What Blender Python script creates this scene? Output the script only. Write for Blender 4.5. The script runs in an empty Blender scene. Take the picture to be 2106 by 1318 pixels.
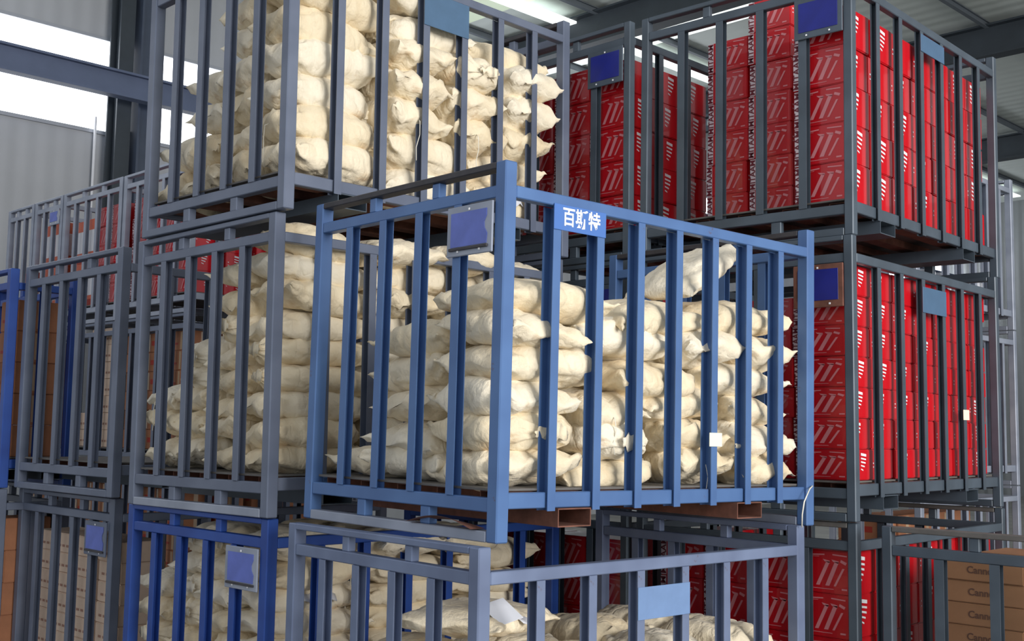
import bpy, bmesh, math, random
from mathutils import Vector, Matrix, noise, Euler

S = 1.2                       # metres per cage height
PI = math.pi
col = bpy.context.scene.collection
sc = bpy.context.scene

# ------------------------------------------------------------------ camera, world, light
F, PITCH, ROLL, CZ = 2370.17, 0.09616, 0.01638, 1.29184 * S
cp, sp, cr, sr = math.cos(PITCH), math.sin(PITCH), math.cos(ROLL), math.sin(ROLL)
fwd = Vector((0, cp, sp)); rt = Vector((1, 0, 0)); up = rt.cross(fwd)
R_ = cr * rt + sr * up
U_ = -sr * rt + cr * up
cam_d = bpy.data.cameras.new('camera')
cam_d.sensor_width = 36.0; cam_d.lens = F / 2106 * 36.0
cam_d.clip_end = 200
cam = bpy.data.objects.new('camera', cam_d); col.objects.link(cam)
cam.matrix_world = Matrix(((R_.x, U_.x, -fwd.x, 0), (R_.y, U_.y, -fwd.y, 0), (R_.z, U_.z, -fwd.z, CZ), (0, 0, 0, 1)))
sc.camera = cam
sc.view_settings.view_transform = 'Standard'; sc.view_settings.look = 'None'
sc.view_settings.gamma = 1; sc.view_settings.use_curve_mapping = False
sc.view_settings.exposure = 0.12

w = bpy.data.worlds.new('daylight'); sc.world = w; w.use_nodes = True
bg = w.node_tree.nodes['Background']
bg.inputs[0].default_value = (0.90, 0.94, 1.0, 1); bg.inputs[1].default_value = 0.56

YAW = 0.78728
Vd = Vector((math.sin(YAW), math.cos(YAW), 0)); Ud = Vector((-math.cos(YAW), math.sin(YAW), 0))
def area(name, loc, target, sx, sy, power, color):
    d = bpy.data.lights.new(name, 'AREA'); d.shape = 'RECTANGLE'; d.size = sx; d.size_y = sy
    d.energy = power; d.color = color
    o = bpy.data.objects.new(name, d); col.objects.link(o)
    o.location = loc
    o.rotation_euler = (Vector(target) - Vector(loc)).to_track_quat('-Z', 'Y').to_euler()
    return o
area('open_door_daylight', (8.5, -5.5, 4.2), (0.8, 4.5, 1.8), 6, 5, 1600, (1.0, 0.97, 0.93))
area('aisle_daylight', (-3.5, -7.0, 4.5), (0.0, 4.5, 1.8), 6, 4, 120, (0.90, 0.95, 1.0))

# ------------------------------------------------------------------ materials
MATS = {}
def nt(name):
    m = bpy.data.materials.new(name); m.use_nodes = True
    t = m.node_tree; return m, t, t.nodes['Principled BSDF']
def noise_node(t, scale, detail=4, rough=0.6, coord='Object', stretch=None):
    tc = t.nodes.new('ShaderNodeTexCoord'); n = t.nodes.new('ShaderNodeTexNoise')
    n.inputs['Scale'].default_value = scale; n.inputs['Detail'].default_value = detail; n.inputs['Roughness'].default_value = rough
    if stretch:
        mp = t.nodes.new('ShaderNodeMapping'); mp.inputs['Scale'].default_value = stretch
        t.links.new(tc.outputs[coord], mp.inputs[0]); t.links.new(mp.outputs[0], n.inputs['Vector'])
    else:
        t.links.new(tc.outputs[coord], n.inputs['Vector'])
    return n
def ramp(t, src, stops):
    r = t.nodes.new('ShaderNodeValToRGB'); e = r.color_ramp.elements
    while len(e) < len(stops): e.new(0.5)
    for el, (p, c) in zip(e, stops): el.position = p; el.color = (*c, 1)
    t.links.new(src, r.inputs[0]); return r
def sl(r, g, b):      # sRGB 0-255 -> linear
    return tuple(((c / 255 + 0.055) / 1.055) ** 2.4 if c > 10 else c / 255 / 12.92 for c in (r, g, b))
def paint(name, c, c2=None, rust=0.62, rough=0.42, metal=0.15):
    if name in MATS: return MATS[name]
    m, t, b = nt(name)
    c2 = c2 or tuple(x * 0.8 for x in c)
    n1 = noise_node(t, 3.0, 3)
    r1 = ramp(t, n1.outputs[0], [(0.35, c2), (0.65, c)])
    n2 = noise_node(t, 9.0, 8, 0.7)
    r2 = ramp(t, n2.outputs[0], [(rust, (0, 0, 0)), (rust + 0.06, (1, 1, 1))])
    mx = t.nodes.new('ShaderNodeMix'); mx.data_type = 'RGBA'
    t.links.new(r2.outputs[0], mx.inputs[0]); t.links.new(r1.outputs[0], mx.inputs[6]); mx.inputs[7].default_value = (*sl(98, 72, 62), 1)
    t.links.new(mx.outputs[2], b.inputs['Base Color'])
    b.inputs['Roughness'].default_value = rough; b.inputs['Metallic'].default_value = metal
    MATS[name] = m; return m
def plain(name, c, rough=0.6, metal=0.0, var=0.0, vs=6.0, coat=0.0, bump=0.0, bs=40):
    if name in MATS: return MATS[name]
    m, t, b = nt(name)
    if var:
        n = noise_node(t, vs, 4)
        r = ramp(t, n.outputs[0], [(0.3, tuple(x * (1 - var) for x in c)), (0.7, tuple(min(1, x * (1 + var * .6)) for x in c))])
        t.links.new(r.outputs[0], b.inputs['Base Color'])
    else: b.inputs['Base Color'].default_value = (*c, 1)
    if bump:
        n = noise_node(t, bs, 5); bp = t.nodes.new('ShaderNodeBump'); bp.inputs['Strength'].default_value = bump; bp.inputs['Distance'].default_value = 0.01
        t.links.new(n.outputs[0], bp.inputs['Height']); t.links.new(bp.outputs[0], b.inputs['Normal'])
    b.inputs['Roughness'].default_value = rough; b.inputs['Metallic'].default_value = metal; b.inputs['Coat Weight'].default_value = coat
    MATS[name] = m; return m
def cloth(name, c, c2):
    if name in MATS: return MATS[name]
    m, t, b = nt(name)
    n = noise_node(t, 5.0, 5, 0.65)
    r = ramp(t, n.outputs[0], [(0.28, c2), (0.52, c), (0.8, tuple(min(1, x * 1.06) for x in c))])
    # occasional brown stains
    n3 = noise_node(t, 2.4, 5, 0.6, 'Generated')
    r3 = ramp(t, n3.outputs[0], [(0.60, (0, 0, 0)), (0.76, (.8, .8, .8))])
    mx = t.nodes.new('ShaderNodeMix'); mx.data_type = 'RGBA'
    t.links.new(r3.outputs[0], mx.inputs[0]); t.links.new(r.outputs[0], mx.inputs[6]); mx.inputs[7].default_value = (*sl(196, 160, 112), 1)
    t.links.new(mx.outputs[2], b.inputs['Base Color'])
    n2 = noise_node(t, 14, 6, 0.6, 'Object', (1, 1.6, 1.6)); bp = t.nodes.new('ShaderNodeBump')
    bp.inputs['Strength'].default_value = 0.35; bp.inputs['Distance'].default_value = 0.03
    n4 = noise_node(t, 5.5, 3, 0.5, 'Object', (1.6, 0.8, 1.2))
    ab = t.nodes.new('ShaderNodeMath'); ab.operation = 'SUBTRACT'; ab.inputs[1].default_value = 0.5; t.links.new(n4.outputs[0], ab.inputs[0])
    a2 = t.nodes.new('ShaderNodeMath'); a2.operation = 'ABSOLUTE'; t.links.new(ab.outputs[0], a2.inputs[0])
    a3 = t.nodes.new('ShaderNodeMath'); a3.operation = 'MINIMUM'; a3.inputs[1].default_value = 0.06; t.links.new(a2.outputs[0], a3.inputs[0])
    a4 = t.nodes.new('ShaderNodeMath'); a4.operation = 'MULTIPLY_ADD'; a4.inputs[1].default_value = 5.0; t.links.new(a3.outputs[0], a4.inputs[0]); t.links.new(n2.outputs[0], a4.inputs[2])
    t.links.new(a4.outputs[0], bp.inputs['Height']); t.links.new(bp.outputs[0], b.inputs['Normal'])
    b.inputs['Roughness'].default_value = 0.75; b.inputs['Sheen Weight'].default_value = 0.15
    MATS[name] = m; return m
def emit(name, c, s):
    m = bpy.data.materials.new(name); m.use_nodes = True; t = m.node_tree
    b = t.nodes['Principled BSDF']; b.inputs['Base Color'].default_value = (*c, 1)
    b.inputs['Emission Color'].default_value = (*c, 1); b.inputs['Emission Strength'].default_value = s
    MATS[name] = m; return m

PAINT = {
 'bright': paint('bright_blue_paint', sl(86, 120, 170), sl(74, 105, 154), 0.66),
 'grey':   paint('slate_grey_paint', sl(108, 117, 136), sl(92, 101, 120), 0.68),
 'dark':   paint('dark_grey_paint', sl(84, 96, 108), sl(70, 80, 90), 0.68),
 'deep':   paint('deep_blue_paint', sl(44, 82, 162), sl(34, 66, 140), 0.7),
 'lav':    paint('lavender_grey_paint', sl(122, 136, 166), sl(100, 112, 140), 0.67),
 'pale':   paint('pale_grey_paint', sl(160, 167, 182), sl(134, 142, 158), 0.68),
}
RUST = plain('rusty_steel', sl(122, 80, 66), 0.8, 0.1, 0.4, 14)
DARKRIM = plain('dark_worn_steel', sl(66, 64, 68), 0.6, 0.2, 0.3, 12)
DECK = plain('dusty_deck_steel', sl(104, 101, 98), 0.7, 0.1, 0.25, 8)
CARD_LAV = plain('lavender_blue_card', sl(96, 112, 190), 0.5, 0, 0.15, 12)
CARD_NAVY = plain('navy_blue_card', sl(24, 34, 130), 0.35, 0, 0.15, 12)
CARD_TEAL = plain('teal_blue_plate', sl(74, 104, 134), 0.5, 0, 0.1, 12)
WHITE = plain('white_ink', sl(235, 236, 240), 0.5)
PAPER = plain('cream_paper', sl(240, 240, 214), 0.8)
PINKINK = plain('pale_pink_ink', sl(224, 140, 146), 0.4)
DARKINK = plain('dark_ink', sl(92, 66, 54), 0.7)
REDINK = plain('dull_red_ink', sl(170, 60, 48), 0.6)
RED = plain('glossy_red_board', sl(204, 22, 34), 0.28, 0, 0.12, 5, 0.4, 0.15, 9)
WHITEBAND = plain('white_band_board', sl(222, 206, 212), 0.5)
MAROONINK = plain('maroon_ink', sl(110, 20, 40), 0.5)
BROWN = plain('brown_cardboard', sl(150, 112, 80), 0.75, 0, 0.15, 5)
BROWN2 = plain('worn_brown_cardboard', sl(176, 118, 84), 0.7, 0, 0.2, 5)
BEIGE = plain('beige_cardboard', sl(226, 200, 178), 0.8, 0, 0.1, 9)
ORANGE = plain('orange_pink_board', sl(226, 116, 86), 0.5, 0, 0.1, 8)
TAPE = plain('clear_tape', sl(196, 168, 138), 0.15, 0, 0, 6, 0.6)
STRING = plain('white_string', sl(232, 228, 214), 0.8)
ROLLW = plain('white_wrap_film', sl(214, 216, 224), 0.3, 0, 0.08, 9)
CL = [cloth('cream_cloth', sl(240, 227, 200), sl(228, 211, 178)),
      cloth('warm_cream_cloth', sl(236, 221, 190), sl(220, 199, 162)),
      cloth('pale_cream_cloth', sl(242, 232, 210), sl(230, 216, 188))]

# ------------------------------------------------------------------ mesh helpers
def link(o, parent=None):
    col.objects.link(o)
    if parent: o.parent = parent
    return o
def mesh_from(name, verts, faces, mats, fmats=None, smooth=False):
    me = bpy.data.meshes.new(name); me.from_pydata([tuple(v) for v in verts], [], faces)
    for m in mats: me.materials.append(m)
    if fmats: me.polygons.foreach_set('material_index', fmats)
    if smooth: me.polygons.foreach_set('use_smooth', [True] * len(me.polygons))
    me.update(); return me
BOXC = {}
def boxmesh(dx, dy, dz, mat, bev=0.003):
    key = (round(dx, 4), round(dy, 4), round(dz, 4), mat.name, bev)
    if key in BOXC: return BOXC[key]
    bm = bmesh.new(); bmesh.ops.create_cube(bm, size=1)
    bmesh.ops.scale(bm, vec=(dx, dy, dz), verts=bm.verts)
    if bev: bmesh.ops.bevel(bm, geom=bm.edges[:], offset=bev, segments=1, affect='EDGES', profile=0.7)
    me = bpy.data.meshes.new('steel_box'); bm.to_mesh(me); bm.free(); me.materials.append(mat)
    BOXC[key] = me; return me
def box(name, a, b, mat, parent=None, bev=0.003):
    """a child box between corners a and b (local coordinates)"""
    d = [abs(b[i] - a[i]) for i in range(3)]
    o = bpy.data.objects.new(name, boxmesh(*d, mat, min(bev, min(d) * .3)))
    o.location = [(a[i] + b[i]) / 2 for i in range(3)]
    return link(o, parent)
def channelmesh(dx, dy, dz, mat, th=0.004):
    """open-ended rectangular tube along x"""
    key = ('ch', round(dx, 4), round(dy, 4), round(dz, 4), mat.name)
    if key in BOXC: return BOXC[key]
    vs, fs = [], []
    for x in (-dx / 2, dx / 2):
        for (hy, hz) in ((dy / 2, dz / 2), (dy / 2 - th, dz / 2 - th)):
            vs += [(x, -hy, -hz), (x, hy, -hz), (x, hy, hz), (x, -hy, hz)]
    for k in range(4):
        j = (k + 1) % 4
        fs.append((k, j, 8 + j, 8 + k)); fs.append((4 + j, 4 + k, 12 + k, 12 + j))
        fs.append((j, k, 4 + k, 4 + j)); fs.append((8 + k, 8 + j, 12 + j, 12 + k))
    me = mesh_from('channel', vs, fs, [mat]); BOXC[key] = me; return me
def barmesh(a, b, h, mat, th=.0035):
    """upright U channel: a deep (x), b wide (y), open towards -y"""
    key = ('bar', round(a, 4), round(b, 4), round(h, 4), mat.name)
    if key in BOXC: return BOXC[key]
    pr = [(0, 0), (th, 0), (th, b - th), (a - th, b - th), (a - th, 0), (a, 0), (a, b), (0, b)]
    vs = [(x, y, z) for z in (0, h) for x, y in pr]; n = 8
    fs = [(i, (i + 1) % n, n + (i + 1) % n, n + i) for i in range(n)]
    fs += [(7, 2, 1, 0), (7, 6, 3, 2), (6, 5, 4, 3), (8, 9, 10, 15), (10, 11, 14, 15), (11, 12, 13, 14)]
    me = mesh_from('bar', vs, fs, [mat]); bm = bmesh.new(); bm.from_mesh(me); bmesh.ops.recalc_face_normals(bm, faces=bm.faces)
    bm.to_mesh(me); bm.free(); BOXC[key] = me; return me
def bar(loc, a, b, h, mat, parent, rot=0):
    o = bpy.data.objects.new('upright_bar', barmesh(a, b, h, mat)); o.location = loc; o.rotation_euler = (0, 0, rot); return link(o, parent)
def tube(name, pts, r, mat, parent=None, seg=6):
    vs, fs = [], []
    for i, p in enumerate(pts):
        p = Vector(p); d = (Vector(pts[min(i + 1, len(pts) - 1)]) - Vector(pts[max(i - 1, 0)])).normalized()
        a = d.orthogonal().normalized(); b = d.cross(a)
        for k in range(seg): vs.append(p + r * (math.cos(2 * PI * k / seg) * a + math.sin(2 * PI * k / seg) * b))
    for i in range(len(pts) - 1):
        for k in range(seg):
            j = (k + 1) % seg; fs.append((i * seg + k, i * seg + j, (i + 1) * seg + j, (i + 1) * seg + k))
    fs.append(tuple(range(seg))[::-1]); fs.append(tuple(range((len(pts) - 1) * seg, len(pts) * seg)))
    return link(bpy.data.objects.new(name, mesh_from(name, vs, fs, [mat], smooth=True)), parent)
def textgeo(s, size):
    c = bpy.data.curves.new('lettering', 'FONT'); c.body = s; c.size = size; c.align_x = 'CENTER'; c.align_y = 'CENTER'
    c.resolution_u = 3; c.offset = size * 0.02
    o = bpy.data.objects.new('lettering', c); col.objects.link(o); bpy.context.view_layer.update()
    me = bpy.data.meshes.new_from_object(o)
    vs = [v.co.copy() for v in me.vertices]; fs = [tuple(p.vertices) for p in me.polygons]
    bpy.data.objects.remove(o); bpy.data.curves.remove(c); bpy.data.meshes.remove(me)
    return vs, fs
ORD = ['first', 'second', 'third', 'fourth', 'fifth', 'sixth', 'seventh', 'eighth', 'ninth', 'tenth', 'eleventh', 'twelfth']
def tag(o, label, cat, group=None):
    o['label'] = label; o['category'] = cat
    if group: o['group'] = group
    return o

# ------------------------------------------------------------------ building shell
def W2(u, v, z): p = Ud * (u * S) + Vd * (v * S); return Vector((p.x, p.y, z * S))
def struct(o, name):
    o.name = name; o['kind'] = 'structure'; return o
def slab(name, u0, u1, v0, v1, z0, z1, mat):
    vs = [W2(u, v, z) for u in (u0, u1) for v in (v0, v1) for z in (z0, z1)]
    fs = [(0, 1, 3, 2), (4, 6, 7, 5), (0, 4, 5, 1), (2, 3, 7, 6), (0, 2, 6, 4), (1, 5, 7, 3)]
    me = mesh_from(name, vs, fs, [mat]); bm = bmesh.new(); bm.from_mesh(me); bmesh.ops.recalc_face_normals(bm, faces=bm.faces); bm.to_mesh(me); bm.free()
    return link(bpy.data.objects.new(name, me))
def floor_mat():
    m, t, b = nt('concrete_floor')
    n = noise_node(t, 1.5, 6); r = ramp(t, n.outputs[0], [(0.3, sl(112, 112, 110)), (0.7, sl(146, 144, 138))])
    t.links.new(r.outputs[0], b.inputs['Base Color']); b.inputs['Roughness'].default_value = 0.55; return m
def ribbed(name, c, pitch, along, amp=0.5):
    m, t, b = nt(name); tc = t.nodes.new('ShaderNodeTexCoord'); mp = t.nodes.new('ShaderNodeVectorMath'); mp.operation = 'DOT_PRODUCT'
    mp.inputs[1].default_value = along
    t.links.new(tc.outputs['Object'], mp.inputs[0])
    mu = t.nodes.new('ShaderNodeMath'); mu.operation = 'MULTIPLY'; mu.inputs[1].default_value = 2 * PI / pitch; t.links.new(mp.outputs['Value'], mu.inputs[0])
    sn = t.nodes.new('ShaderNodeMath'); sn.operation = 'SINE'; t.links.new(mu.outputs[0], sn.inputs[0])
    bp = t.nodes.new('ShaderNodeBump'); bp.inputs['Strength'].default_value = amp; bp.inputs['Distance'].default_value = 0.03
    t.links.new(sn.outputs[0], bp.inputs['Height']); t.links.new(bp.outputs[0], b.inputs['Normal'])
    n = noise_node(t, 0.8, 4); r = ramp(t, n.outputs[0], [(0.3, tuple(x * .9 for x in c)), (0.7, c)])
    t.links.new(r.outputs[0], b.inputs['Base Color']); b.inputs['Roughness'].default_value = 0.6; return m
WU = 12.26; RZ = 6.85; VB = 27.0
struct(slab('floor', -9, WU + .1, -6, VB, -0.1, 0.0, floor_mat()), 'floor')
wallm = ribbed('grey_ribbed_wall_sheet', sl(186, 189, 194), 0.25, tuple(Vd), 0.15)
struct(slab('wall_left', WU, WU + .1, -2, VB, 0, 4.56, wallm), 'wall_left')
struct(slab('wall_left_upper', WU, WU + .1, -2, VB, 5.62, RZ, wallm), 'wall_left_upper')
struct(slab('wall_back', -9, WU, VB, VB + .1, 0, RZ, ribbed('grey_back_wall_sheet', sl(150, 155, 158), 0.25, tuple(Ud), 0.5)), 'wall_back')
roofm = ribbed('pale_roof_sheet', sl(222, 230, 226), 0.3, tuple(Vd), 0.15)
GLOW = emit('bright_window_light', (0.93, 0.96, 1.0), 3.2)
SKY = emit('greenish_skylight', (0.50, 0.58, 0.44), 0.55)
SKY2 = emit('white_skylight', (0.95, 1.0, 0.97), 0.8)
# the roof in strips with translucent strips between
vcuts = [(3, 9.8, roofm), (9.8, 10.35, SKY), (10.35, 12.3, roofm), (12.3, 12.75, SKY2), (12.75, 15.6, roofm), (15.6, 16.2, SKY), (16.2, VB, roofm)]
for k, (a, b_, m) in enumerate(vcuts):
    o = slab('ceiling', -3, WU, a, b_, RZ, RZ + .05, m); struct(o, 'ceiling' if k == 0 else 'ceiling.%03d' % k)
struct(slab('window_1', WU + .02, WU + .06, -2, VB, 4.56, 5.62, GLOW), 'window_1')
wf = plain('window_trim_paint', sl(170, 174, 182), 0.5)
struct(slab('trim_1', WU - .03, WU, -2, VB, 4.53, 4.57, wf), 'trim_1')
struct(slab('trim_2', WU - .03, WU, -2, VB, 5.61, 5.65, wf), 'trim_2')
STEEL = plain('structural_steel', sl(74, 84, 102), 0.5, 0.1, 0.15, 3)
RAFT = plain('dark_rafter_steel', sl(58, 66, 74), 0.6, 0.1, 0.15, 3)
def ibeam(name, a, b, h, wd, tf, mat, label, cat, group=None, vertical_axis=None):
    """I-section between two world points"""
    a, b = Vector(a), Vector(b); d = (b - a); L = d.length; d.normalize()
    upv = Vector(vertical_axis) if vertical_axis else Vector((0, 0, 1))
    side = d.cross(upv).normalized(); upv = side.cross(d).normalized()
    prof = [(-wd/2, -h/2), (wd/2, -h/2), (wd/2, -h/2+tf), (tf/2, -h/2+tf), (tf/2, h/2-tf), (wd/2, h/2-tf), (wd/2, h/2), (-wd/2, h/2), (-wd/2, h/2-tf), (-tf/2, h/2-tf), (-tf/2, -h/2+tf), (-wd/2, -h/2+tf)]
    vs = [side * x + upv * y + d * t for t in (0, L) for x, y in prof]; n = 12
    fs = [(i, (i + 1) % n, n + (i + 1) % n, n + i) for i in range(n)] + [tuple(range(n))[::-1], tuple(range(n, 2 * n))]
    me = mesh_from(name, vs, fs, [mat]); bm = bmesh.new(); bm.from_mesh(me); bmesh.ops.recalc_face_normals(bm, faces=bm.faces); bm.to_mesh(me); bm.free()
    o = link(bpy.data.objects.new(name, me)); o.location = a
    if label: tag(o, label, cat, group)
    return o
# wall column, crane beam in front of the windows, rafters and purlins
cu = WU - .42
colm = bpy.data.objects.new('steel_column', None); link(colm); colm.location = W2(cu + .1, 5.84, 0)
tag(colm, 'dark steel column standing against the left wall before the bright windows', 'column')
for (du, nm) in ((0.10, 'column_shaft'), (-.22, 'column_shaft')):
    c_ = ibeam(nm, (0, 0, 0), (0, 0, RZ * S - .02), .30, .20, .03, STEEL if du > 0 else RAFT, None, None, None, tuple(Vd if du > 0 else Ud))
    c_.location = tuple(Ud * (-.1 if du > 0 else 0.0) * S + Vd * (0.12 if du > 0 else -.14) * S); c_.parent = colm
for (z0, s_) in ((4.15, 1), (4.5, 1)):
    br = slab('bracket', 0, .08, -.02, .34, 0, .05, STEEL); br.parent = colm; br.location = (0, 0, z0 * S)
ibeam('crane_beam', W2(WU - .75, -2, 4.92), W2(WU - .75, VB - 1, 4.92), .335, .16, .03, plain('crane_beam_paint', sl(98, 110, 138), 0.5, 0.1, 0.1, 3), 'long slate blue steel beam running before the bright left windows', 'beam')
tube_c = tube('conduit_pipe', [W2(WU - .08, 5.55, 4.7), W2(WU - .08, 5.55, 2.0), W2(WU - .08, 5.55, 0.02)], 0.02, WHITE)
tag(tube_c, 'thin white pipe running down the left wall beside the steel column', 'pipe')
for k, v in enumerate((6.0, 11.1, 15.0, 20.8)):
    ibeam('roof_rafter', W2(-2.9, v, RZ - .28), W2(WU - .02, v, RZ - .28), .52, .26, .03, RAFT, 'dark steel roof rafter, ' + ORD[k] + ' counted from the left column towards the far wall', 'beam', 'roof rafters')
PURL = plain('purlin_steel', sl(112, 120, 128), 0.6, 0.1, 0.1, 3)
for k in range(9):
    u = -2.6 + k * 1.75
    ibeam('roof_purlin', W2(u, 3, RZ - .05), W2(u, VB, RZ - .05), .10, .07, .012, PURL, 'thin grey roof purlin, ' + ORD[8 - k] + ' from the left wall, under the pale sheets', 'beam', 'roof purlins')
sky2 = slab('skylight_strip', 10.0, 10.25, 7.0, VB - 1, RZ - .13, RZ - .10, SKY2); struct(sky2, 'window_2')

# ------------------------------------------------------------------ cages
CW, CLn, CH = 0.93208 * S, 1.40235 * S, S
CAGES = {}
def cage_matrix(x, y, dyaw, z, tx, ty):
    a = YAW + dyaw
    R = Matrix.Rotation(PI / 2 - a, 4, 'Z')
    T = Matrix.Rotation(tx, 4, 'Y') @ Matrix.Rotation(-ty, 4, 'X')
    return Matrix.Translation((x * S, y * S, z * S)) @ T @ R
def cage(key, x, y, z, paintkey, label, dyaw=0, tx=0, ty=0, nl=6, ns=4, W=CW, L=CLn, placard=None, plate=None, plate_gap=3, text=None, rust=True, far=False, rim=None, tagbar=None):
    m = PAINT[paintkey]; M = cage_matrix(x, y, dyaw, z, tx, ty)
    e = bpy.data.objects.new('stacking_cage', None); link(e); e.matrix_world = M
    tag(e, label, 'cage', 'steel stacking cages')
    e.empty_display_size = .2
    H = CH - 0.002; P = 0.042 if paintkey == 'dark' else 0.05
    for (px, py) in ((0, 0), (L - P, 0), (0, W - P), (L - P, W - P)):
        o = box('corner_post', (px, py, 0.002), (px + P, py + P, H), m, e, .004)
    rimm = rim or m
    for x0 in (0, L - P):
        s = 1 if x0 == 0 else -1
        xa, xb = x0 + .004, x0 + P - .004
        box('top_rail', (xa, P, H - .115), (xb, W - P, H - .075), m, e)
        # top rim, an angle that takes the feet of the cage above
        box('top_rim', (x0, P + .001, H - .022), (x0 + P, W - P - .001, H), rimm, e)
        box('bottom_rail', (xa, P, .094), (xb, W - P, .138), m, e)
        box('foot_rail', (x0 - .001, P + .001, .002), (x0 + P, W - P - .001, .036), PAINT['pale'] if key in ('A', 'F') else m, e)
        for f in (1 / 3, 2 / 3):
            yy = W * f
            box('rim_connector', (xa + .005, yy - .02, H - .075), (xb - .005, yy + .02, H - .022), m, e)
            box('foot_connector', (xa + .003, yy - .025, .036), (xb - .003, yy + .025, .094), m, e)
        for k in range(1, ns + 1):
            yy = P / 2 + (W - P) * k / (ns + 1)
            b0 = .118
            bar((x0 + (.0 if s > 0 else .014), yy - .019, b0 + .02), .036, .038, H - .115 - b0 - .02, m, e)
    # long sides: the near one is barred, the far one is open above its bottom rail
    box('long_top_rail', (P, .001, H - .115), (L - P, P - .008, H - .075), m, e)
    for y0 in (0, W - P):
        ya, yb = (y0 + .012, y0 + P - .004) if y0 == 0 else (y0 + .004, y0 + P - .012)
        box('long_bottom_rail', (P, ya, .105), (L - P, yb, .155), m, e)
    for k in range(1, nl + 1):
        xx = P / 2 + (L - P) * k / (nl + 1)
        bw, bd = (.034, .030) if paintkey == 'dark' else (.034, .052) if paintkey == 'bright' else (.036, .044)
        bar((xx - bw / 2, bd, .096), bd, bw, H - .115 - .096, m, e, -PI / 2)
    # deck on rusty channels, fork channels below
    box('deck', (P * .6, P, .158), (L - P * .6, W - P, .166), DECK, e, .001)
    if not far:
        for k in range(5):
            yy = P + .06 + (W - 2 * P - .12) * k / 4
            o = bpy.data.objects.new('deck_channel', channelmesh(L - .11, .075, .036, RUST)); o.location = (L / 2, yy, .139); link(o, e)
        for f in (.20, .75):
            xx = L * f
            o = bpy.data.objects.new('fork_channel', channelmesh(W - .004, .15, .06, RUST if paintkey == 'bright' else PAINT['dark'])); o.location = (xx, W / 2, .073)
            o.rotation_euler = (0, 0, PI / 2); link(o, e)
    if placard:
        ya, yb = P - .004, P + (W - P) / (ns + 1) + .012
        z1 = H - .125 if key == 'A' else H - .118
        frame_m, card_m, hgt = placard
        z0 = z1 - hgt
        p = box('placard', (-.012, ya, z0), (-.004, yb, z1), frame_m, e)
        y0_, y1_, z0_, z1_ = .022 - (yb - ya) / 2, (yb - ya) / 2 - .022, -hgt / 2 + .03, hgt / 2 - .022
        if card_m is CARD_LAV:      # slipped-in card with a torn, notched right edge
            zz_ = lambda f: z0_ + (z1_ - z0_) * f
            pr = [(y1_, z0_), (y1_, z1_), (y0_ + .004, z1_), (y0_ + .004, zz_(.8)), (y0_ + .016, zz_(.62)), (y0_ + .014, zz_(.45)), (y0_, zz_(.28)), (y0_ + .004, z0_)]
            vs_ = [(x_, a_, b_) for x_ in (-.0062, -.0042) for a_, b_ in pr]; n_ = len(pr)
            fs_ = [tuple(range(n_)), tuple(range(2 * n_ - 1, n_ - 1, -1))] + [(i_, n_ + i_, n_ + (i_ + 1) % n_, (i_ + 1) % n_) for i_ in range(n_)]
            link(bpy.data.objects.new('placard_card', mesh_from('placard_card', vs_, fs_, [card_m])), p)
        else:
            box('placard_card', (-.006, y0_, z0_), (-.0045, y1_, z1_), card_m, p, .0005)
        if key in ('A', 'J', 'G', 'P'):
            box('placard_lip', (-.012, .018 - (yb - ya) / 2, -hgt / 2 + .018), (-.004, (yb - ya) / 2 - .018, -hgt / 2 + .027), DARKRIM, p, .001)
        for (yy, zz) in ((-.055, -hgt / 2 + .015), (.055, -hgt / 2 + .015), (0, hgt / 2 - .015)):
            box('screw', (-.0075, yy - .004, zz - .004), (-.0045, yy + .004, zz + .004), WHITE, p, .001)
    if plate:
        g = (L - P) / (nl + 1)
        x0 = P / 2 + g * plate_gap - .019; x1 = P / 2 + g * (plate_gap + 1) + .019
        hh = plate[1]
        z1 = H - plate[2]
        p = box('name_plate', (x0, -.004, z1 - hh), (x1, -.0004, z1), plate[0], e, .001)
        if text:
            vs, fs = textgeo(text, .072)
            xs = [v.x for v in vs]; wdt = max(xs) - min(xs); k = (x1 - x0) * .72 / wdt
            vs = [(v.x * k + .004, -.0024, v.y * .072 * .92 / .072) for v in vs]
            t = link(bpy.data.objects.new('name_plate_lettering', mesh_from('lettering', vs, fs, [WHITE])), p)
    if tagbar:
        k, zt = tagbar
        xx = P / 2 + (L - P) * k / (nl + 1)
        box('paper_tag', (xx - .03, -.003, zt), (xx + .042, -.0006, zt + .05), PAPER, e, .0005)
    CAGES[key] = (M, W, L, e)
    return e
FR_GREY = PAINT['pale']; FR_DARK = PAINT['dark']
cage('E', -.0734, 2.9435, 0.0, 'lav', 'lavender grey cage on the bottom level, front centre, half filled with sacks', .0645, .0, .0, plate=(plain('sky_blue_plate', sl(112, 140, 182), 0.5, 0, 0.1, 9), .11, .17))
cage('A', -.0318, 2.9695, 1.005, 'bright', 'bright blue cage of cream sacks at centre front, with white characters', .062, .0099, .0, nl=7,
     placard=(FR_GREY, CARD_LAV, .165), plate=(plain('blue_sticker', sl(74, 116, 186), 0.4), .085, .108), plate_gap=1, text='百斯特', rim=DARKRIM, tagbar=(5, .31))
cage('G', -.7748, 3.7579, 0.0, 'deep', 'deep blue cage of sacks at the bottom, left of the centre stack', -.0106, placard=(FR_GREY, CARD_LAV, .165))
cage('F', -.7738, 3.7277, 1.001, 'grey', 'slate grey cage of sacks on the middle level above the deep blue cage', -.005, -.006, 0)
cage('B', -.747, 3.6906, 2.002, 'grey', 'slate grey cage full of sacks on the top level, upper left', -.0169, -.005, 0, plate=(CARD_TEAL, .155, .115), rim=DARKRIM)
cage('K', 1.19, 3.99, 0.0, 'dark', 'dark grey bottom cage of red cartons at right, under two carton cages', -.043, placard=None, rim=DECK)
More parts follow.
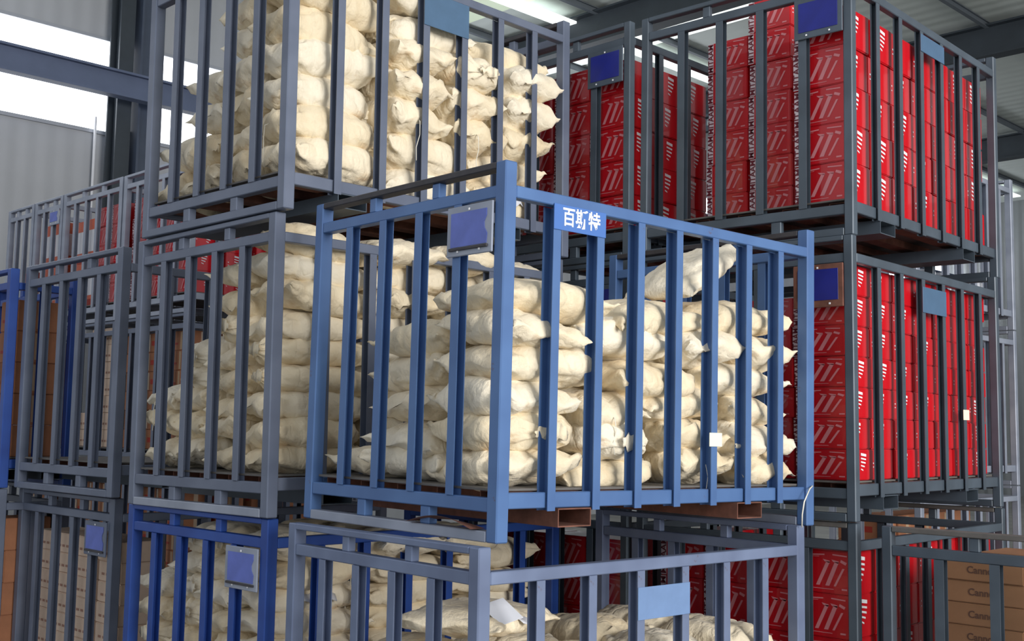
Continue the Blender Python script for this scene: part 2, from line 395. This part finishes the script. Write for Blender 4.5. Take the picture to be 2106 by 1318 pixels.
cage('D', 1.1853, 3.9778, 1.001, 'dark', 'grey cage of red cartons on the middle level at right', -.0468, -.002, 0, placard=(RUST, CARD_NAVY, .185), plate=(CARD_TEAL, .12, .15), tagbar=(5, .44))
cage('C', 1.1968, 4.0072, 2.002, 'dark', 'dark grey cage of red cartons on the top level, upper right', -.0396, .004, 0, placard=(FR_DARK, CARD_NAVY, .185), plate=(CARD_TEAL, .085, .13))
for k, (z, t) in enumerate(((0, 'bottom'), (1.001, 'middle'), (2.002, 'top'))):
    cage('H%d' % k, .4704, 4.6454, z, 'dark', 'dark grey cage of red cartons behind the centre stack, %s level' % t, 0, placard=(FR_DARK, CARD_NAVY, .185) if k else None)
cage('J', -1.5607, 4.561, 1.006, 'grey', 'empty slate grey cage on the middle level at left, above beige cartons', -.0049, .0, 0)
cage('P', -1.5822, 4.6715, 0.0, 'grey', 'slate grey bottom cage full of beige cartons at lower left', -.0027, placard=(PAINT['grey'], CARD_LAV, .165))
cage('M1', -2.29, 5.22, 1.001, 'deep', 'blue cage cut by the left edge of the photo, middle level', 0, L=.40, nl=1)
cage('M0', -2.29, 5.22, 0.0, 'grey', 'slate grey cage cut by the left edge of the photo, bottom level', 0, L=.40, nl=1)
cage('L', 1.907, 3.252, 0.0, 'dark', 'dark grey bottom cage of brown cartons at the lower right corner', 0, rim=DECK)
RB = [(-2.029, 7.153, CW), (-2.703, 7.823, CW), (-3.373, 8.496, .5 * S), (-3.74, 8.865, .5 * S)]
NMR = ['behind the left sack cages', 'behind the empty left cage', 'second from left at the back', 'leftmost at the back']
for i, (x, y, wv) in enumerate(RB):
    for k in range(3):
        if i == 3 and k < 2: continue
        cage('R%d%d' % (i, k), x, y, k * 1.001 + (.04 if k == 2 else 0) * 0, 'pale' if k == 2 else 'grey', 'grey back row cage %s, %s level' % (NMR[i], ('bottom', 'middle', 'top')[k]), 0, W=wv, ns=4 if wv > 1 else 2, placard=(PAINT['pale'], CARD_LAV, .14) if (i == 2 and k == 2) else None, far=True)
for k in range(3):
    cage('T%d' % k, 2.30, 6.5, k * 1.001, 'pale', 'grey far right cage behind the red carton stack, %s level' % ('bottom', 'middle', 'top')[k], 0, far=True)
# loose wire on the bright blue cage and the bent sheet on its foot rail
eA = CAGES['A'][3]
tube('hanging_wire', [(1.66, -.006, .16), (1.62, -.02, .15), (1.575, -.026, .10), (1.57, -.02, .05), (1.58, -.012, .0)], .0028, STRING, eA)
vs = [(-.02 + .06 * (j / 3), .10 + .34 * i / 10, .040 + .03 * math.sin(i / 10 * PI) * (1 - j / 6)) for i in range(11) for j in range(4)]
vs2 = [(a, b, c - .003) for a, b, c in vs]
fs = [(i * 4 + j, i * 4 + j + 1, i * 4 + j + 5, i * 4 + j + 4) for i in range(10) for j in range(3)]
link(bpy.data.objects.new('bent_plate', mesh_from('bent_plate', vs, fs, [RUST], smooth=True)), eA)

# ------------------------------------------------------------------ sacks
def sack_mesh(seed, tied, Lh=.27, Wh=.20, T=.158):
    rnd = random.Random(seed); nu, nv = 44, 44
    off = Vector((rnd.uniform(0, 50), rnd.uniform(0, 50), rnd.uniform(0, 50)))
    ph = rnd.uniform(0, 6); bend = rnd.uniform(-.02, .02)
    vs, fs = [], []
    for i in range(nu + 1):
        t = -1 + 2 * i / nu
        a = abs(t)
        side = tied if t > 0 else (tied == 2)
        if side:
            # gathered neck and small tuft
            if a < .91:
                q = a / .91; wv = Wh * (1 - q ** 5.0) ** .55; c = T / 2 * (1 - q ** 4.0) ** .5
                wv = max(wv, .030); c = max(c, .018)
            else:
                q = (a - .91) / .09; wv = .030 + .045 * q; c = .018 + .004 * q
        else:
            c = T / 2 * max(0.0, (1 - a ** 3.0)) ** .62; c = max(c, .004)
            wv = Wh * (.97 - .10 * (1 - (2 * max(a, .5) - 1)) * (a > .5) + .05 * a ** 6)
        x = Lh * t * (1.0 if not side else 1.05)
        for j in range(nv):
            th = 2 * PI * j / nv
            cy, cz = math.cos(th), math.sin(th)
            yy = wv * math.copysign(abs(cy) ** .78, cy)
            edge = (1 - abs(cy) ** 3)
            zz = c * math.copysign(abs(cz) ** .85, cz)
            if zz < 0: zz *= .85
            p = Vector((x, yy + bend * math.cos(t * 2), zz))
            # folds: long creases running to the ends, dents, fine wrinkles
            n1 = noise.noise(Vector((x * 4, yy * 9, zz * 6)) + off)
            n2 = noise.noise(Vector((x * 9, yy * 20 + x * 6, zz * 16)) + off * 1.7)
            rd = 1 - abs(noise.noise(Vector((x * 7 + yy * 5, yy * 12 - x * 3, zz * 8)) + off * .6)) * 2
            n3 = max(0, rd) ** 5
            pw = .014 * n1 + .006 * n2 - .012 * n3 * min(1, c / .03)
            if a > .45:
                k = (a - .45) / .55
                pw += .010 * k * math.sin(th * (9 if side else 7) + ph + n1 * 3) * (1 if a < .97 else .4)
            nrm = Vector((0, cy * .6, cz)).normalized()
            p += nrm * pw * (1 if c > .01 else .5)
            # sagging flap corner
            if not side and a > .93: p.z += .012 * math.sin(yy * 30 + ph) + .01 * n1
            if a > .8: p.x += .014 * n1 * math.copysign(1, t) + (.012 * (abs(cy) ** 4) * math.copysign(1, t) if not side else 0)
            vs.append(p)
    for i in range(nu):
        for j in range(nv):
            k = (j + 1) % nv; fs.append((i * nv + j, i * nv + k, (i + 1) * nv + k, (i + 1) * nv + j))
    for b, f in ((0, 0), (nu * nv, 1)):       # sewn ends: upper and lower edge joined by a narrow strip
        for j in range(nv // 2):
            q = (b + j, b + j + 1, b + (nv - j - 1) % nv, b + (nv - j) % nv)
            q = tuple(dict.fromkeys(q))
            if len(q) > 2: fs.append(q if f else q[::-1])
    me = mesh_from('sack', vs, fs, [CL[seed % 3]], smooth=True)
    return me
random.seed(5)
SM = [sack_mesh(s, (0, 1, 0, 0, 1)[s % 5]) for s in range(18)]
TH = {'v': 1.0}
def make_sack(M, lx, ly, lz, rz, label, group, rnd, scale=(1, 1, 1), tilt=(0, 0)):
    me = rnd.choice(SM)
    o = bpy.data.objects.new('cloth_sack', me); link(o)
    flip = rnd.choice((0, PI)) if rnd.random() < .5 else 0
    loc = M @ Matrix.Translation((lx, ly, lz)) @ Euler((tilt[0], tilt[1], rz)).to_matrix().to_4x4() @ Matrix.Rotation(flip, 4, 'Z')
    o.matrix_world = loc @ Matrix.Diagonal((scale[0], scale[1], scale[2] * TH['v'], 1))
    tag(o, label, 'sack', group)
    r = rnd.random(); sg = -1 if flip == 0 else 1
    if r < .10:          # loose tie string hanging from the mouth
        q = [(sg * .262, .03, .0), (sg * .285, .035, -.01), (sg * .29, .03, -.05), (sg * .283, .038, -.09), (sg * .287, .03, -.13)]
        tube('tie_string', q, .0022, STRING, o, 5)
    elif r < .16:        # a flap of the white plastic liner
        v_ = []
        for a_ in range(9):
            for b_ in range(4):
                xx = -.09 + .18 * a_ / 8; k_ = b_ / 3
                v_.append((xx, sg * (.165 + .05 * k_ + .006 * math.sin(a_ * 1.3)), .035 - .03 * k_ * k_ + .008 * math.sin(a_ * 2.1 + 1) * k_))
        f_ = [(a_ * 4 + b_, a_ * 4 + b_ + 1, a_ * 4 + b_ + 5, a_ * 4 + b_ + 4) for a_ in range(8) for b_ in range(3)]
        fl = link(bpy.data.objects.new('plastic_liner', mesh_from('plastic_liner', v_, f_, [ROLLW], smooth=True)), o)
        sm = fl.modifiers.new('thickness', 'SOLIDIFY'); sm.thickness = .002
        fl['label'] = 'white plastic liner flap'
    return o
def interp(pts, x):
    if x <= pts[0][0]: return pts[0][1]
    for (a, b), (c, d) in zip(pts, pts[1:]):
        if x <= c: return b + (d - b) * (x - a) / (c - a)
    return pts[-1][1]
def fill_sacks(key, phrase, hs, ht, seed, pitch=.112, plong=.5, base=.168, zmin=-1, deep=3, endon=False, out=0.0):
    """hs: pile height over the short side (fraction of W); ht: over the long side (fraction of L)"""
    M, W, L, e = CAGES[key]; rnd = random.Random(seed); n = 0
    group = 'cloth sacks in the ' + phrase
    layers = int((1.25 - base) / pitch); TH['v'] = pitch / .112
    made = []
    for k in range(layers):
        z = base + pitch * (k + .5)
        if z + .06 < zmin: continue
        for row in range(deep):
            yc = ([.215, .47, .73, .98] if endon else [.262, .62, .93])[row] + (out if row == deep - 1 else 0)
            # slots along the long side
            pat = rnd.choice((['T', 'T', 'T'], ['S', 'T', 'S', 'S'], ['T', 'S', 'S', 'T'], ['S', 'S', 'T', 'S'])) if rnd.random() < plong else rnd.choice((['S', 'S', 'S', 'S'], ['S', 'T', 'S', 'S']))
            if row > 0: pat = rnd.choice((['T', 'T', 'T'], ['S', 'S', 'S', 'S']))
            if endon: pat = ['T', 'T', 'T'] if rnd.random() < .6 or row > 0 else ['T', 'S', 'S', 'S']
            lens = [.54 if p == 'T' else .385 for p in pat]; tot = sum(lens); avail = L - .165
            x = .08
            for i, p in enumerate(pat):
                wd = lens[i] * avail / tot; xc = x + wd / 2; x += wd
                f = min(interp(hs, (yc + (.0)) / W), interp(ht, xc / L))
                if z + pitch * .3 > f: continue
                top = z + pitch * 1.3 > min(interp(hs, yc / W), interp(ht, xc / L))
                if row > 0 and i > 0 and not top and not (row == 1 and z > 1.0): continue
                sx = wd / .54 if p == 'T' else 1.0
                jz = rnd.uniform(-.012, .012) + .014 * math.sin(seed + i * 2.1 + row)
                jy = rnd.uniform(-.03, .03); jx = rnd.uniform(-.012, .012)
                if p == 'T':
                    rz = rnd.uniform(-.07, .07); sc_ = (wd / .54 * rnd.uniform(.98, 1.04), (.72 if endon else .98) * rnd.uniform(.92, 1.0), rnd.uniform(.95, 1.15))
                else:
                    rz = PI / 2 + rnd.uniform(-.07, .07); sc_ = (.78 * rnd.uniform(.95, 1.0), wd / .40 * rnd.uniform(.96, 1.04), rnd.uniform(.95, 1.15))
                lab = 'cream cloth sack, %s layer up, %s along, %s row, %s' % (ORD[k], ORD[i], ('outer', 'middle', 'inner')[row] if not endon else ('outer', 'second', 'third', 'back')[row], phrase)
                til = (rnd.uniform(-.11, .11), rnd.uniform(-.11, .11))
                made.append(make_sack(M, xc + jx, yc + jy, z + jz, rz, lab, group, rnd, sc_, til))
    return made
fill_sacks('A', 'bright blue cage', [(0, .82), (.42, .86), (.55, .80), (.65, .45), (.8, .34), (1, .26)], [(0, .82), (.35, .84), (.5, .9), (.62, 1.0), (.78, 1.05), (1, 1.03)], 3, pitch=.112)
fill_sacks('B', 'top left cage', [(0, 1.3), (.5, 1.3), (.58, .9), (.7, .62), (.85, .48), (1, .42)], [(0, 1.3), (.7, 1.2), (.8, 1.1), (1, 1.04)], 8, pitch=.142, endon=True, deep=4)
fill_sacks('F', 'middle left cage', [(0, 1.22), (.3, 1.15), (.5, 1.0), (.62, .82), (.8, .65), (1, .45)], [(0, 1.22), (.6, 1.18), (1, 1.15)], 11, pitch=.112, endon=True, deep=4)
fill_sacks('G', 'deep blue cage', [(0, 1.12), (.6, 1.12), (.85, 1.0), (1, .92)], [(0, 1.12), (.7, 1.08), (.85, .95), (1, .8)], 21, zmin=.5, pitch=.104, endon=True, deep=4, out=.06)
fill_sacks('E', 'bottom lavender cage', [(0, .86), (.6, .84), (.8, .76), (1, .66)], [(0, .86), (.5, .86), (1, .82)], 33, zmin=.4, pitch=.125)
# sacks lying on top of the pile at an angle
MA = CAGES['A'][0]; rnd = random.Random(77)
TH['v'] = 1.0
make_sack(MA, 1.20, .27, .99, .15, 'cream cloth sack tipped up on end atop the pile, bright blue cage', 'cloth sacks in the bright blue cage', rnd, (.85, .75, .8), (0, -.48))
ME = CAGES['E'][0]
make_sack(ME, .36, .44, .90, .45, 'cream sack lying flat on top under a white paper slip, lavender cage', 'cloth sacks in the bottom lavender cage', rnd, (1, 1, .8), (0, .05))
ps = bpy.data.objects.new('paper_slip', boxmesh(.13, .10, .002, plain('white_paper', sl(226, 230, 240), 0.6), .0005)); link(ps)
ps.matrix_world = ME @ Matrix.Translation((.30, .235, .955)) @ Euler((.62, -.08, .25)).to_matrix().to_4x4()
tag(ps, 'white printed paper slip lying on a sack, bottom lavender cage', 'paper')

# ------------------------------------------------------------------ cartons
def quad_prism(pts, x, mat_i, vs, fs, fm):
    """flat printed polygon on the x=const face; pts in (right, up) where right = -y"""
    b = len(vs); vs += [(x, -p[0], p[1]) for p in pts]; fs.append(tuple(range(b, b + len(pts)))[::1]); fm.append(mat_i)
def carton_mesh(name, D, Wd, H, kind, seed=0):
    """D along t (x), Wd along s (y), H; origin at the bottom centre"""
    rnd = random.Random(seed); bm = bmesh.new(); bmesh.ops.create_cube(bm, size=1)
    bmesh.ops.scale(bm, vec=(D, Wd, H), verts=bm.verts); bmesh.ops.translate(bm, vec=(0, 0, H / 2), verts=bm.verts)
    bmesh.ops.bevel(bm, geom=bm.edges[:], offset=.004, segments=2, affect='EDGES')
    me0 = bpy.data.meshes.new('c'); bm.to_mesh(me0); bm.free()
    vs = [tuple(v.co) for v in me0.vertices]; fs = [tuple(p.vertices) for p in me0.polygons]; fm = [0] * len(fs)
    bpy.data.meshes.remove(me0)
    X = -D / 2 - .0012; Y = -Wd / 2 - .0012
    def fr(pts, mi): quad_prism([(p[0] * Wd, p[1] * H) for p in pts], X, mi, vs, fs, fm)
    def frl(pts, mi): fr([(.07 + p[0] * .86, p[1]) for p in pts], mi)
    def sd(pts, mi):
        b = len(vs); vs.extend([(p[0] * D, Y, p[1] * H) for p in pts]); fs.append(tuple(range(b, b + len(pts)))); fm.append(mi)
    def text_side(s, size, cx, cz, rot, mi, y=Y, kx=1, ky=1):
        tv, tf = textgeo(s, size); b = len(vs)
        for v in tv:
            a, c = v.x * kx, v.y * ky
            if rot: a, c = -c, a
            vs.append((cx + a, y, cz + c))
        for f in tf: fs.append(tuple(b + q for q in f)); fm.append(mi)
    def text_front(s, size, cx, cz, mi, kx=1):
        tv, tf = textgeo(s, size); b = len(vs)
        for v in tv: vs.append((X, -(cx + v.x * kx), cz + v.y))
        for f in tf: fs.append(tuple(b + q for q in f)); fm.append(mi)
    if kind.startswith('red'):
        mats = [RED, PINKINK, WHITE, WHITEBAND, MAROONINK]
        def stroke(x0, z0, x1, z1, w1, mi=1): frl([(x0, z0), (x0 + w1, z0), (x1 + w1, z1), (x1, z1)], mi)
        stroke(-.30, .18, -.06, .74, .085); stroke(-.09, .18, .13, .74, .095); stroke(.10, .18, .30, .60, .05)
        frl([(-.10, .74), (-.14, .79), (.02, .76), (.02, .70)], 1); frl([(.09, .74), (.06, .79), (.22, .76), (.22, .70)], 1)
        frl([(.27, .80), (.25, .74), (.37, .68), (.40, .74)], 1)
        frl([(-.40, .86), (-.40, .89), (-.10, .91), (-.10, .88)], 1); frl([(.08, .89), (.08, .92), (.40, .90), (.40, .87)], 1)
        frl([(-.40, .83), (-.40, .84), (-.22, .85), (-.22, .84)], 1)
        frl([(-.42, .10), (-.42, .115), (.10, .115), (.10, .10)], 1); frl([(.28, .10), (.28, .14), (.40, .14), (.40, .10)], 1)
        fr([(-.49, .01), (-.49, .99), (-.36, .99), (-.36, .01)], 3)
        tv, tf = textgeo('MITAAM', .042); b = len(vs)
        for v in tv: vs.append((X - .0008, -(-.425 * Wd - v.y), H * .5 + v.x * H * .88 / .145))
        for f in tf: fs.append(tuple(b + q for q in f)); fm.append(4)
        def marks(c0):
            for q, (wq, hq) in enumerate(((.22, .085), (.21, .05), (.19, .05), (.15, .045), (.09, .04))):
                z = .80 - q * .115; sd([(c0, z), (c0 + wq, z - .04), (c0 + wq, z - .04 + hq), (c0, z + hq)], 2)
            sd([(-.42, .52), (-.38, .515), (-.38, .56), (-.42, .565)], 2); sd([(-.42, .40), (-.38, .395), (-.38, .43), (-.42, .435)], 2)
        if kind == 'red_text':
            marks(-.17 if seed % 2 else -.04)
        else:
            marks(-.1)
    elif kind == 'brown':
        mats = [BROWN, DARKINK, TAPE]
        text_front('Cannon', .040, .0, H * .5, 1)
        sd([(-.10, .02), (.10, .02), (.10, .98), (-.10, .98)], 2)
    elif kind == 'brown_taped':
        mats = [BROWN2, REDINK, TAPE]
        fr([(-.06, .05), (.06, .05), (.06, .95), (-.06, .95)], 2)
        fr([(.15, .35), (.38, .35), (.38, .6), (.15, .6)], 1); fr([(-.38, .3), (-.2, .3), (-.2, .4), (-.38, .4)], 1)
        sd([(-.08, .1), (.08, .1), (.08, .95), (-.08, .95)], 2)
    elif kind == 'beige':
        mats = [BEIGE, plain('faded_ink', sl(170, 130, 112), .8)]
        for q in range(4): fr([(-.35 + q * .2, .3), (-.22 + q * .2, .3), (-.22 + q * .2, .42), (-.35 + q * .2, .42)], 1)
    elif kind == 'orange':
        mats = [ORANGE, WHITE, REDINK]
        fr([(-.42, .25), (.42, .25), (.42, .75), (-.42, .75)], 1); sd([(-.42, .25), (.42, .25), (.42, .75), (-.42, .75)], 1)
        fr([(-.48, .02), (.48, .02), (.48, .16), (-.48, .16)], 2)
    me = mesh_from(name, vs, fs, mats, fm)
    return me
CM = {}
def cm(kind, D, Wd, H, seed=0):
    k = (kind, D, Wd, H, seed)
    if k not in CM: CM[k] = carton_mesh('carton', D, Wd, H, kind, seed)
    return CM[k]
def carton(key, x, y, z, me, label, cat_group, rnd, name='red_carton', j=1.0, cat='carton'):
    M = CAGES[key][0]
    o = bpy.data.objects.new(name, me); link(o)
    o.matrix_world = M @ Matrix.Translation((x + rnd.uniform(-.006, .006) * j, y + rnd.uniform(-.005, .005) * j, z)) @ Matrix.Rotation(rnd.uniform(-.02, .02) * j, 4, 'Z')
    tag(o, label, cat, cat_group); return o
def column_of(key, x, y, dims, rows, kind, phrase, where, rnd, base=.168, name='red_carton', adj='glossy red carton with pale slanted strokes', missing=0, k0=0):
    D, Wd, H = dims
    for k in range(k0, rows):
        sd_ = rnd.randrange(2)
        carton(key, x, y, base + k * (H + .0015), cm(kind, D, Wd, H, sd_), '%s, %s up, %s, %s' % (adj, ORD[k], where, phrase), 'cartons in the ' + phrase, rnd, name)
rnd = random.Random(9)
RC = (.228, .25, .166)
ADJ = 'red carton with slanted strokes'
def long_row(key, dims, rows, phrase, kind='red_text', n=7, x0=.062, step=None, y=.185, k0=0, adj=ADJ, skip0=0):
    step = step or (CLn - .12) / n
    for i in range(skip0, n):
        column_of(key, x0 + step * (i + .5), y, (dims[0], dims[1], dims[2]), rows, kind, phrase, ORD[i] + ' along long side', rnd, adj=adj, k0=k0)
# upper right cage: a row behind the long face and a row at the rear end
long_row('C', (.222, .25, .172), 5, 'upper right cage')
for i, (yy, rows) in enumerate(((.575, 7), (.81, 6))):
    column_of('C', .42, yy, (.235, .228, .155), rows, 'red_band', 'upper right cage', ORD[i + 1] + ' inner stack', rnd, adj=ADJ)
long_row('D', (.222, .25, .130), 7, 'middle right cage')
for i in range(1, 3): column_of('D', .18, .185 + .256 * i, (.235, .25, .130), 6, 'red_band', 'middle right cage', ORD[i] + ' across short side', rnd, adj=ADJ)
long_row('K', (.222, .235, .180), 5, 'bottom right cage', k0=1, y=.175)
for i in range(1, 4): column_of('K', .18, .175 + .243 * i, (.235, .235, .180), 5, 'red_band', 'bottom right cage', ORD[i] + ' across short side', rnd, adj=ADJ, k0=2)
for key, ph, rows, k0 in (('H2', 'top cage behind centre', 5, 0), ('H1', 'middle cage behind centre', 5, 0), ('H0', 'bottom cage behind centre', 5, 2)):
    long_row(key, (.222, .25, .172), rows, ph, k0=k0, n=3 if key == 'H2' else 7, step=.223)
    for i in range(1, 4): column_of(key, .18, .185 + .256 * i, (.235, .25, .172), rows, 'red_band', ph, ORD[i] + ' across short side', rnd, adj=ADJ, k0=k0)
# one more carton standing on the two right stacks of the upper rear cage
# brown cartons in the lower right cage
for i in range(3):
    for j2, yy in enumerate((.86,)):
        pass
for i, (xx, yy) in enumerate(((.50, .86), (.60, .48), (.84, .86))):
    column_of('L', xx, yy, (.30, .33, .088), 10, 'brown', 'lower right cage', ('far', 'near', 'rear')[i] + ' stack', rnd, name='brown_carton', adj='brown cardboard carton with dark lettering', k0=3)
# beige cartons
for i in range(4):
    column_of('P', .20, .185 + .25 * i, (.24, .235, .10), 8, 'beige', 'bottom left cage', ORD[i] + ' stack from near corner', rnd, name='beige_carton', adj='beige cardboard carton', k0=2)
for lv, key in enumerate(('M0', 'M1')):
    for c in range(1):
        column_of(key, .20, .185, (.26, .235, .172), 5, 'brown_taped', 'left edge cage, ' + ('bottom', 'middle')[lv], ORD[c] + ' along long side', rnd, name='brown_carton', adj='added taped brown carton darkening the cage')
# back row
for i, (x, y, wv) in enumerate(RB):
    ncol = 4 if wv > 1 else 2
    for lv in range(3):
        key = 'R%d%d' % (i, lv)
        if key not in CAGES: continue
        ph = ('sack side', 'beige side', 'second left', 'leftmost')[i] + ' back cage, ' + ('bottom', 'middle', 'top')[lv]
        for c in range(ncol):
            yy = .185 + (wv - .37) * c / max(1, ncol - 1)
            if key == 'R11' and c < 3:
                column_of(key, .18, yy, (.23, .235, .14), 7 if c < 2 else 2, 'beige', ph, ORD[c] + ' stack', rnd, name='beige_carton', adj='beige carton')
            elif key == 'R11': pass
            elif lv < 2:
                column_of(key, .18, yy, (.23, .235, .150), 6, 'brown_taped', ph, 'stack ' + ('one', 'two', 'three', 'four')[c] if False else ORD[c] + ' stack', rnd, name='brown_carton', adj='added taped brown carton darkening the cage')
            elif i >= 2:
                if i == 3 and c == 1: continue
                column_of(key, .18, yy, (.23, .20, .40), 2 if i == 2 else 1, 'orange', ph, ORD[c] + ' stack', rnd, name='orange_carton', adj='orange and white carton')
            else:
                if i == 1 and c >= 2:
                    if c == 2: column_of(key, .18, yy, (.23, .235, .38), 2, 'orange', ph, ORD[c] + ' stack', rnd, name='orange_carton', adj='orange and white carton')
                    else: column_of(key, .18, yy, (.23, .235, .38), 2, 'orange', ph, ORD[c] + ' stack', rnd, name='orange_carton', adj='orange and white carton')
                else:
                    column_of(key, .18, yy, (.23, .235, .166), 5, 'red_text', ph, ORD[c] + ' stack', rnd, adj='red carton')
        if lv < 2 and i < 2:
            for c in range(1, 5):
                column_of(key, .18 + .30 * c, .185, (.23, .235, .150), 6, 'brown_taped', ph, ORD[c] + ' along long side', rnd, name='brown_carton', adj='added taped brown carton darkening the cage')
        elif lv == 2 and i == 0:
            for c in range(1, 5):
                column_of(key, .18 + .28 * c, .185, (.23, .235, .166), 5, 'red_text', ph, ORD[c] + ' along long side', rnd, adj='red carton')
for lv in (0, 1):
    for c in range(5):
        column_of('T%d' % lv, .20 + .31 * c, .5, (.28, .30, .165), 5, 'brown_taped', 'far right cage, ' + ('bottom', 'middle')[lv], ORD[c] + ' stack', rnd, name='brown_carton', adj='added taped brown carton darkening the cage')  # added cartons, standing in for the shade inside these empty cages
# white rolls at the far right
def roll_mesh():
    bm = bmesh.new(); r = bmesh.ops.create_cone(bm, cap_ends=True, segments=20, radius1=.034, radius2=.034, depth=.085)
    bmesh.ops.bevel(bm, geom=[e for e in bm.edges if abs(e.verts[0].co.z - e.verts[1].co.z) < 1e-5], offset=.008, segments=2, affect='EDGES')
    me = bpy.data.meshes.new('roll'); bm.to_mesh(me); bm.free(); me.materials.append(ROLLW)
    me.polygons.foreach_set('use_smooth', [True] * len(me.polygons)); return me
RM = roll_mesh()
MT = CAGES['T2'][0]
for r_ in range(2):
    for c in range(9):
        o = bpy.data.objects.new('white_roll', RM); link(o)
        o.matrix_world = MT @ Matrix.Translation((.30 + .125 * c, .10, .168 + .0425 + r_ * .087))
        tag(o, 'small white wrapped roll, %s row, %s from the left, far right cage' % (('lower', 'upper')[r_], ORD[c]), 'roll', 'white rolls in the far right cage')
